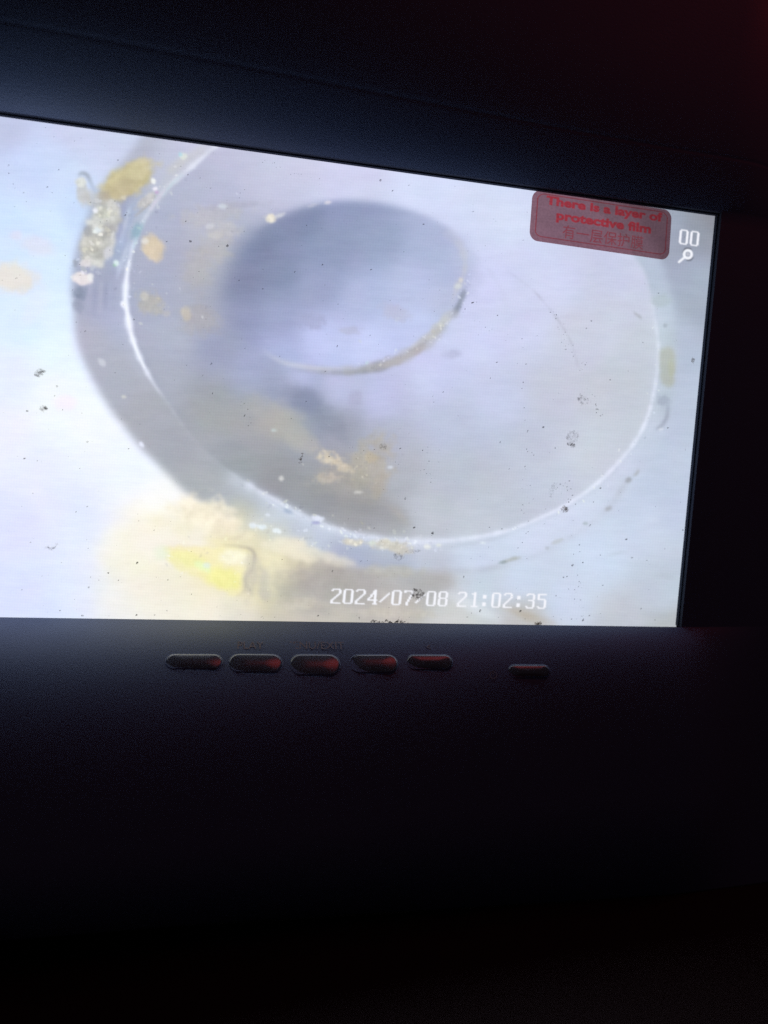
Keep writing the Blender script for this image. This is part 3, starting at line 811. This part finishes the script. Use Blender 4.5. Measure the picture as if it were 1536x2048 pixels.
def sheet(xs, zs):
    X, Z = np.meshgrid(xs, zs)
    return X, -height(X, Z), Z + Z0


verts, faces = [], []


def add_sheet(xs, zs):
    X, Y, Z = sheet(xs, zs)
    b = len(verts)
    n = len(xs)
    verts.extend(np.stack([X.ravel(), Y.ravel(), Z.ravel()], 1).tolist())
    for j in range(len(zs) - 1):
        for i in range(n - 1):
            a = b + j * n + i
            faces.append((a, a + 1, a + n + 1, a + n))


add_sheet(XS, ZT)
add_sheet(XS[XS >= -1e-9], ZM)
add_sheet(XS[XS <= -SW + 1e-9], ZM)
fm = mesh("bezel", verts, faces)
bm = bmesh.new()
bm.from_mesh(fm)
bmesh.ops.remove_doubles(bm, verts=bm.verts, dist=1e-6)
bm.to_mesh(fm)
bm.free()
part("bezel", fm, M_BEZEL, True)
verts, faces = [], []
add_sheet(XS, ZB)
panel = part("button_panel", mesh("button_panel", verts, faces), M_BEZEL, True, label="dark sloping panel below the screen carrying the buttons")

# inner lip round the glass, with a small step
lv, lf = [], []


def quad(a, b, c, d):
    k = len(lv)
    lv.extend([a, b, c, d])
    lf.append((k, k + 1, k + 2, k + 3))


zt, zb = Z0 + e_top, Z0 + e_bot
ST = 0.0011
for (ax, az, bx, bz, nx_, nz_) in [(-SW, zt, 0, zt, 0, -1), (0, zt, 0, zb, -1, 0), (0, zb, -SW, zb, 0, 1), (-SW, zb, -SW, zt, 1, 0)]:
    prof = [(0.0, LIP), (0.0, LIP * 0.55), (0.00035, LIP * 0.5), (0.00035, 0.0001)]
    if nz_ == 1:
        prof = [(0.0, LIP), (-0.0004, LIP * 0.5), (-0.0006, 0.0001)]
    for (o1, h1), (o2, h2) in zip(prof[:-1], prof[1:]):
        quad((ax + nx_ * o1, -h1, az + nz_ * o1), (bx + nx_ * o1, -h1, bz + nz_ * o1), (bx + nx_ * o2, -h2, bz + nz_ * o2), (ax + nx_ * o2, -h2, az + nz_ * o2))
part("inner_lip", mesh("inner_lip", lv, lf), M_LIP)

# housing behind the face
bm = bmesh.new()
bmesh.ops.create_cube(bm, size=1)
hx0, hx1, hz0, hz1 = -SW - 0.0449, 0.0449, Z0 + e_bot - 0.0779, Z0 + 0.0749
for vtx in bm.verts:
    vtx.co = ((hx0 + hx1) / 2 + vtx.co.x * (hx1 - hx0), 0.022 + vtx.co.y * 0.04, (hz0 + hz1) / 2 + vtx.co.z * (hz1 - hz0))
bmesh.ops.bevel(bm, geom=[e for e in bm.edges if abs(e.verts[0].co.y - e.verts[1].co.y) > 0.01], offset=0.008, segments=5, affect='EDGES')
hm_ = bpy.data.meshes.new("housing")
bm.to_mesh(hm_)
bm.free()
part("housing", hm_, M_HOUSING)


# ------------------------------------------------------------------ buttons
def on_panel(x, y):
    """point of the sloping face that shows at (x, y)"""
    h = 0.004
    for _ in range(30):
        p = at(x, y, h)
        h = float(height(np.array(p[0]), np.array(p[2] - Z0)))
    return p


AX = Vector((1, 0, 0))


def frame(p):
    """up-the-panel direction and outward normal of the face at p"""
    x, z, e = p[0], p[2] - Z0, 2e-4
    gz = float(height(np.array(x), np.array(z + e)) - height(np.array(x), np.array(z - e))) / (2 * e)
    u = Vector((0, -gz, 1)).normalized()
    return u, AX.cross(u) * (1 if AX.cross(u).y < 0 else -1)


def pill(w, h, t, seg=10, rings=6, crown=0.0003):
    """rounded-end cap: outline in (a, b), height c"""
    v, f = [], []
    r0 = h / 2

    def outline(k):
        r = r0 * k
        pts = []
        for s in (1, -1):
            for i in range(seg + 1):
                a = math.pi / 2 - math.pi * i / seg if s == 1 else -math.pi / 2 - math.pi * i / seg
                pts.append((s * (w / 2 - r0) * (0.35 + 0.65 * k) + r * math.cos(a), r * math.sin(a)))
        return pts
    lev = [(1.0, -0.0022), (1.0, t * 0.55), (0.96, t * 0.85), (0.88, t)] + [(0.88 * (1 - j / rings), t + crown * (1 - (1 - j / rings) ** 2)) for j in range(1, rings)]
    n = None
    for k, c in lev:
        o = outline(k)
        n = len(o)
        v += [(a, b, c) for a, b in o]
    for j in range(len(lev) - 1):
        for i in range(n):
            a, b = j * n + i, j * n + (i + 1) % n
            f.append((a, b, b + n, a + n))
    f.append(tuple((len(lev) - 1) * n + i for i in range(n)))
    return v, f


def place(v, origin, lift=0.0, tilt=(0, 0)):
    UP, NRM = frame(origin)
    n = (NRM + AX * tilt[0] + UP * tilt[1]).normalized()
    ax = (AX - n * AX.dot(n)).normalized()
    up = n.cross(ax) * 1.0
    if up.dot(UP) < 0:
        up = -up
    return [Vector(origin) + ax * a + up * b + n * (c + lift) for a, b, c in v]


BTN = [  # picture centre, width, height in mm, tilt, look
    (388, 1324, 12.2, 3.4, (0.00, -0.20), "narrow grey-streaked button, first of the row under the screen"),
    (511, 1327, 11.9, 4.2, (0.02, -0.18), "dull grey pill button under the PLAY lettering"),
    (630, 1330, 11.6, 4.8, (0.00, -0.13), "red reflecting pill button under the MENU/EXIT lettering"),
    (747, 1328, 11.5, 4.2, (-0.05, -0.14), "dark pill button with a red wedge of reflection, fourth of the row"),
    (859, 1325, 11.4, 3.4, (0.00, -0.25), "dark thin outlined pill button under the small angle mark"),
    (1057, 1343, 11.0, 2.9, (0.00, -0.22), "red pill button standing apart beside the power symbol")]
for (bx, by, bw, bh, tilt, lab) in BTN:
    c = on_panel(bx, by)
    v, f = pill(bw * 1e-3, bh * 1e-3, 0.00035)
    me = mesh("button", [tuple(p) for p in place(v, c, 0, tilt)], f)
    b = part("button", me, M_BUTTON, True, label=lab)
    # a recessed collar round it
    cv, cf = [], []
    o1, _ = pill(bw * 1e-3 + 0.0007, bh * 1e-3 + 0.0007, 0.0002)
    o2, _ = pill(bw * 1e-3 + 0.0001, bh * 1e-3 + 0.0001, 0.0002)
    n = 22
    A = place([(a, bb, 0.00012) for a, bb, _ in o1[:n]], c)
    Bq = place([(a, bb, 0.00034) for a, bb, _ in o2[:n]], c)
    cv = [tuple(p) for p in A + Bq]
    cf = [(i, (i + 1) % n, n + (i + 1) % n, n + i) for i in range(n)]
    part("collar", mesh("collar", cv, cf), M_BEZEL, True, parent=b)


# ------------------------------------------------------------------ lettering
def text_mesh(s, offset=0.0):
    cu = bpy.data.curves.new("t", 'FONT')
    cu.body = s
    cu.offset = offset
    cu.resolution_u = 4
    o = bpy.data.objects.new("t", cu)
    col.objects.link(o)
    dg = bpy.context.evaluated_depsgraph_get()
    me = bpy.data.meshes.new_from_object(o.evaluated_get(dg))
    bpy.data.objects.remove(o)
    bpy.data.curves.remove(cu)
    me.calc_loop_triangles()
    co = np.array([v.co[:2] for v in me.vertices])
    tri = np.array([t.vertices[:] for t in me.loop_triangles])
    bpy.data.meshes.remove(me)
    return co, tri


def panel_text(name, s, x0, x1, y, hmm, offset=0.0, label=None):
    co, tri = text_mesh(s, offset)
    a = on_panel(x0, y)
    b = on_panel(x1, y)
    wid = np.linalg.norm(b - a)
    lo, hi = co.min(0), co.max(0)
    uv = (co - lo) / (hi - lo)
    o = (Vector(a) + Vector(b)) / 2
    vv = [(float((q[0] - 0.5) * wid), float((q[1] - 0.5) * hmm), 0.0) for q in uv]
    pts = [tuple(p) for p in place(vv, o, 0.00012)]
    return part(name, mesh(name, pts, [tuple(map(int, t)) for t in tri]), M_PRINT, parent=panel, label=label)


panel_text("lettering", "PLAY", 475, 527, 1291, 0.0021, 0.0, "faint grey PLAY lettering")
panel_text("lettering", "MENU/EXIT", 568, 688, 1291, 0.0021, 0.0, "faint grey MENU/EXIT lettering")
panel_text("lettering", "<", 853, 861, 1294, 0.0014, 0.0, "faint small angle mark")
# power symbol
o = on_panel(986, 1350)
sv, sf = [], []
N = 18
for i in range(N + 1):
    a = math.pi / 2 + 0.5 + (2 * math.pi - 1.0) * i / N
    for r in (0.00075, 0.00098):
        sv.append((r * math.cos(a), r * math.sin(a), 0))
sf = [(2 * i, 2 * i + 1, 2 * i + 3, 2 * i + 2) for i in range(N)]
k = len(sv)
sv += [(-0.00012, 0.0002, 0), (0.00012, 0.0002, 0), (0.00012, 0.0012, 0), (-0.00012, 0.0012, 0)]
sf.append((k, k + 1, k + 2, k + 3))
part("power_symbol", mesh("power_symbol", [tuple(p) for p in place(sv, o, 0.00012)], sf), M_PRINT, parent=panel)

# ------------------------------------------------------------------ sticker on the glass
STH = 0.00025
C4 = [at(1065.5, 378.5, STH), at(1344, 421, STH), at(1337.5, 521, STH), at(1058, 480, STH)]      # TL TR BR BL
RW, RH = 1040, 400
print_mask = np.zeros((RH, RW))


def raster(co, tri, u0, u1, v0, v1):
    lo, hi = co.min(0), co.max(0)
    q = (co - lo) / (hi - lo)
    X = (u0 + q[:, 0] * (u1 - u0)) * RW
    Y = (v1 - q[:, 1] * (v1 - v0)) * RH
    M = np.zeros((RH, RW))
    for t in tri:
        xs, ys = X[t], Y[t]
        a0, a1 = max(0, int(xs.min())), min(RW, int(xs.max()) + 2)
        b0, b1 = max(0, int(ys.min())), min(RH, int(ys.max()) + 2)
        if a1 <= a0 or b1 <= b0:
            continue
        gy_, gx_ = np.mgrid[b0:b1, a0:a1] + 0.5
        e = []
        for i in range(3):
            j = (i + 1) % 3
            e.append((xs[j] - xs[i]) * (gy_ - ys[i]) - (ys[j] - ys[i]) * (gx_ - xs[i]))
        ins = ((e[0] >= 0) & (e[1] >= 0) & (e[2] >= 0)) | ((e[0] <= 0) & (e[1] <= 0) & (e[2] <= 0))
        M[b0:b1, a0:a1] = np.maximum(M[b0:b1, a0:a1], ins)
    return M


big = np.maximum(raster(*text_mesh("There is a layer of", 0.040), 0.095, 0.935, 0.075, 0.305), raster(*text_mesh("protective film", 0.040), 0.175, 0.855, 0.335, 0.575))
small = raster(*text_mesh("\u6709\u4e00\u5c42\u4fdd\u62a4\u819c", 0.004), 0.225, 0.805, 0.595, 0.865)
gy_, gx_ = np.mgrid[0:RH, 0:RW]


def rrect(u0, u1, v0, v1, r):
    x0_, x1_, y0_, y1_ = u0 * RW, u1 * RW, v0 * RH, v1 * RH
    dx = np.maximum(np.maximum(x0_ + r - gx_, gx_ - x1_ + r), 0)
    dy = np.maximum(np.maximum(y0_ + r - gy_, gy_ - y1_ + r), 0)
    return r - np.hypot(dx, dy) if True else 0


inn = rrect(0.034, 0.972, 0.045, 0.905, 46)
inn2 = np.minimum(np.minimum(gx_ - 0.034 * RW, 0.972 * RW - gx_), np.minimum(gy_ - 0.045 * RH, 0.905 * RH - gy_))
dist = np.where(inn < 46 - 0.5, inn, inn2)
border = np.clip(4.5 - np.abs(dist - 4), 0, 1)
outer_rim = (dist < 0).astype(float)
wob = fbm(RH, RW, 9, 500, 2)
# half-dissolved ink edges
big = np.clip(blur(big, 2.2) * 1.15 + wob * 0.30 * (blur(big, 2.2) > 0.1), 0, 1)
small = np.clip(blur(small, 1.6) * 0.95 + wob * 0.25 * (small > 0), 0, 1)
border = np.clip(blur(border, 1.2) + wob * 0.3 * border, 0, 1)
NU, NV = 521, 201
uu, vv_ = np.meshgrid(np.linspace(0, 1, NU), np.linspace(0, 1, NV))
ix = np.clip((uu * (RW - 1)).astype(int), 0, RW - 1)
iy = np.clip((vv_ * (RH - 1)).astype(int), 0, RH - 1)
T = np.empty((NV, NU, 3))
T[:] = (0.328, 0.172, 0.186)
grain = fbm(NV, NU, 5, 510, 2)[..., None]
T *= 1 + grain * 0.22 + fbm(NV, NU, 60, 520, 3)[..., None] * 0.12


def ink(mask, color, a=1.0):
    global T
    mm = (mask[iy, ix] * a)[..., None]
    T = T * (1 - mm) + np.array(color) * (1 + grain * 0.35) * mm


ink(blur(outer_rim, 2), (0.35, 0.165, 0.18), 0.7)
ink(border, (0.34, 0.062, 0.07), 0.95)
ink(small, (0.38, 0.06, 0.068), 0.9)
ink(big, (0.52, 0.050, 0.060), 0.96)
# rounded outline: pull the grid's corners in
W_mm = np.linalg.norm(C4[1] - C4[0])
H_mm = np.linalg.norm(C4[3] - C4[0])
rc = 0.0023
du = rc / W_mm
xm, zm = uu * W_mm, vv_ * H_mm
yc = np.minimum(zm, H_mm - zm)
ins_ = np.where(yc < rc, rc - np.sqrt(np.maximum(rc ** 2 - (rc - yc) ** 2, 0)), 0)
# squeeze only close to the ends
left = xm < W_mm / 2
xe = np.where(left, xm, W_mm - xm)
k = np.where(xe < 3 * rc, ins_ + xe * (3 * rc - ins_) / (3 * rc), xe)
xm = np.where(left, k, W_mm - k)
edge_n = (np.random.default_rng(3).random((NV, NU)) - 0.5) * 0.00005
U = xm / W_mm
V = vv_
Pq = ((1 - U) * (1 - V))[..., None] * C4[0] + (U * (1 - V))[..., None] * C4[1] + (U * V)[..., None] * C4[2] + ((1 - U) * V)[..., None] * C4[3]
stm = grid_mesh("sticker", NU, NV, Pq.reshape(-1, 3))
ca = stm.color_attributes.new("print", 'FLOAT_COLOR', 'POINT')
tc4 = np.ones((NU * NV, 4), np.float32)
tc4[:, :3] = np.clip(T.reshape(-1, 3), 0, 1)
ca.data.foreach_set("color", tc4.ravel())
M_ST = bpy.data.materials.new("translucent_red_print")
M_ST.use_nodes = True
nt = M_ST.node_tree
an = nt.nodes.new("ShaderNodeAttribute")
an.attribute_name = "print"
tr = nt.nodes.new("ShaderNodeBsdfTransparent")
df = nt.nodes.new("ShaderNodeBsdfDiffuse")
mx = nt.nodes.new("ShaderNodeMixShader")
mx.inputs[0].default_value = 0.06
nt.links.new(an.outputs["Color"], tr.inputs[0])
nt.links.new(an.outputs["Color"], df.inputs[0])
nt.links.new(tr.outputs[0], mx.inputs[1])
nt.links.new(df.outputs[0], mx.inputs[2])
nt.links.new(mx.outputs[0], nt.nodes["Material Output"].inputs[0])
part("sticker", stm, M_ST, label="translucent red sticker reading There is a layer of protective film")

# ------------------------------------------------------------------ dirt on the glass
R = random.Random(11)


def flake(cx, cz, r, el, ang, hgt, n=6, y=-0.0002):
    pts = []
    for i in range(n):
        a = 2 * math.pi * i / n + R.uniform(-0.3, 0.3)
        rr = r * R.uniform(0.6, 1.25)
        a_, b_ = rr * el * math.cos(a), rr * math.sin(a)
        pts.append((cx + a_ * math.cos(ang) - b_ * math.sin(ang), y, cz + a_ * math.sin(ang) + b_ * math.cos(ang)))
    pts.append((cx + r * R.uniform(-.2, .2), y - hgt, cz + r * R.uniform(-.2, .2)))
    return pts, [(i, (i + 1) % n, n) for i in range(n)] + [tuple(range(n - 1, -1, -1))]


def merged(flakes):
    v, f = [], []
    for p, q in flakes:
        b = len(v)
        v += p
        f += [tuple(b + i for i in t) for t in q]
    return v, f


fl = []


def speck(x, y, rpx, el=1.4, ang=0.6):
    p = at(x, y)
    if p[0] > -0.0006 or p[0] < -SW + 0.001 or p[2] > Z0 - 0.0006 or p[2] < Z0 + e_bot + 0.0001:
        return
    r = rpx * 0.82e-4
    fl.append(flake(p[0], p[2], r, el, ang + R.uniform(-0.5, 0.5), r * 0.5, R.choice([5, 6, 7])))


for _ in range(520):                               # fine dust all over the glass
    speck(R.uniform(-60, 1425), R.uniform(235, 1250), min(3.4, 0.55 + R.expovariate(2.2)), R.uniform(1.0, 2.4), 0.75)
for _ in range(40):                                # more of it along the lower edge
    speck(R.uniform(-20, 1340), 1240 - R.expovariate(0.14), R.uniform(0.8, 2.4), R.uniform(1, 2), 0.6)
for (x0_, y0_, x1_, y1_, n, s) in [(1100, 620, 1168, 742, 26, 1.1), (1132, 955, 1136, 1010, 16, 1.5), (846, 895, 858, 955, 10, 1.2), (1045, 680, 1050, 1120, 22, 1.2), (1010, 1050, 1140, 1040, 6, 1),
                                   (1150, 1080, 1160, 1200, 12, 1.3), (490, 800, 496, 850, 8, 1.2), (1180, 790, 1200, 830, 14, 1.4), (1135, 1150, 1170, 1240, 10, 1.4), (1060, 900, 1045, 1080, 10, 1.2),
                                   (690, 900, 900, 960, 18, .8), (520, 320, 640, 370, 22, .8), (880, 320, 960, 340, 10, .8), (900, 600, 1000, 680, 14, .9)]:
    for k in range(n):
        t = k / max(1, n - 1) + R.uniform(-.05, .05)
        speck(x0_ + (x1_ - x0_) * t + R.gauss(0, 5), y0_ + (y1_ - y0_) * t + R.gauss(0, 5), R.uniform(0.6, 1.6) * s)
for (x, y, s) in [(865, 1066, 4), (828, 1055, 3.4), (960, 1221, 4.2), (1182, 642, 3), (1086, 854, 3.4), (1110, 896, 2.6), (1172, 657, 2.6), (1285, 685, 2.4), (1063, 905, 2), (105, 386, 2), (48, 386, 2), (455, 492, 3.4),
                  (645, 530, 2.4), (785, 382, 2), (847, 449, 2), (1145, 1130, 3.2), (1165, 1125, 2.4), (1205, 1170, 2.6), (636, 1231, 3), (114, 773, 3), (55, 822, 2.6), (49, 917, 2.4), (175, 884, 2.4), (128, 1232, 4),
                  (165, 1231, 3), (213, 1236, 3), (1165, 1240, 3), (1024, 1246, 3.4), (1252, 1078, 3), (1200, 1110, 2.4), (1263, 1115, 3), (1200, 976, 2.6), (274, 1126, 3), (336, 1159, 2.4), (178, 1174, 2.6), (1040, 1222, 3)]:
    speck(x, y, s, R.uniform(1.1, 1.8), 0.5)
v, f = merged(fl)
dust = put("dust", mesh("dust", v, f), M_DUST)
dust["kind"] = "stuff"
dust["label"] = "fine dark dust specks scattered over the lit screen"
dust["category"] = "dust"


def clump(x, y, wpx, hpx, ang, n, rpx, material, label, name="dirt_clump", curve=0.0):
    fs = []
    for _ in range(n):
        a = R.uniform(0, 2 * math.pi)
        q = math.sqrt(R.random())
        du_, dv_ = q * math.cos(a) * wpx / 2, q * math.sin(a) * hpx / 2
        dv_ += curve * ((2 * du_ / wpx) ** 2) * hpx
        ca_, sa_ = math.cos(ang), math.sin(ang)
        p = at(x + du_ * ca_ - dv_ * sa_, y + du_ * sa_ + dv_ * ca_)
        r = rpx * 1.24e-4 * R.uniform(0.5, 1.2)
        fs.append(flake(p[0], p[2], r, R.uniform(1, 2.2), R.uniform(0, 3.1), r * 0.5, R.choice([5, 6, 7]), -0.0002 - R.uniform(0, 0.0002)))
    v, f = merged(fs)
    c = at(x, y)
    v = [(p[0] - c[0], p[1], p[2] - c[2]) for p in v]
    o = put(name, mesh(name, v, f), material)
    o.location = (c[0], 0, c[2])
    o["label"] = label
    o["category"] = "dirt"
    o["group"] = "dirt stuck on the screen"
    return o


clump(835, 1188, 26, 22, 0.2, 60, 2.6, M_FLUFF, "brown fuzzy dirt clump over the slash after 07 in the date")
clump(80, 746, 20, 13, -0.5, 30, 2.2, M_FLUFF, "dark fuzzy dirt spot on the bright white area, higher of two")
clump(89, 817, 16, 9, -0.2, 20, 2.0, M_FLUFF, "small dark dirt spot on the bright white area, lower of two")
clump(107, 1096, 24, 6, -0.35, 24, 2.0, M_SMEAR, "thin crescent smear on the bright lavender area near the lower edge", "dirt_smear", -1.2)
clump(766, 893, 13, 13, 0, 22, 2.2, M_SMEAR, "small round grey dirt smear beside the brown deposit", "dirt_smear")
clump(1129, 1018, 14, 11, 0, 26, 2.2, M_DIRT, "round brown dirt clump sitting on the white rim line")
clump(1144, 872, 26, 22, 0.3, 40, 3.0, M_SMEAR, "large grey dirt smear inside the rim, over the wide bowl", "dirt_smear")
clump(1141, 889, 16, 9, 0.3, 26, 2.2, M_FLUFF, "dark dirt clump at the foot of the large grey smear")
clump(1165, 800, 24, 16, 0.9, 34, 2.4, M_SMEAR, "faint looped dirt smear above the large grey smear", "dirt_smear")
clump(1384, 722, 6, 12, 0.3, 14, 2.0, M_DIRT, "brown dirt clump near the side edge of the screen")
clump(797, 1113, 20, 13, 0.2, 28, 2.6, M_SMEAR, "grey dirt smear under the rim, above the date", "dirt_smear")
clump(825, 1103, 34, 8, -0.1, 26, 2.0, M_SMEAR, "thin brownish streak of dirt just under the rim line", "dirt_smear")
clump(1076, 1246, 12, 10, 0, 22, 2.4, M_DIRT, "brown dirt crumb on the lower edge under the time")
clump(600, 920, 8, 30, 0.35, 18, 1.7, M_DIRT, "thin reddish brown fibre of dirt above the lower rim line", "dirt_fibre")
clump(1105, 980, 12, 32, 0.35, 30, 2.0, M_SMEAR, "greenish grey streak of dirt beside the vertical chain of specks", "dirt_smear")
clump(778, 1243, 86, 5, 0.02, 30, 2.2, M_DUST, "long dark ridge of dirt along the lower edge of the screen", "dirt_ridge")

# ------------------------------------------------------------------ table
tb = []
for (x, y) in ((-0.9, -0.6), (0.7, -0.6), (0.7, 0.5), (-0.9, 0.5)):
    tb.append((x, y, Z0 + e_bot - 0.0785))
tv = tb + [(x, y, z - 0.03) for x, y, z in tb]
table = put("table", mesh("table", tv, [(0, 1, 2, 3), (7, 6, 5, 4), (0, 4, 5, 1), (1, 5, 6, 2), (2, 6, 7, 3), (3, 7, 4, 0)]), M_TABLE)
table["kind"] = "structure"
table["label"] = "dark table top under the monitor"
table["category"] = "table"
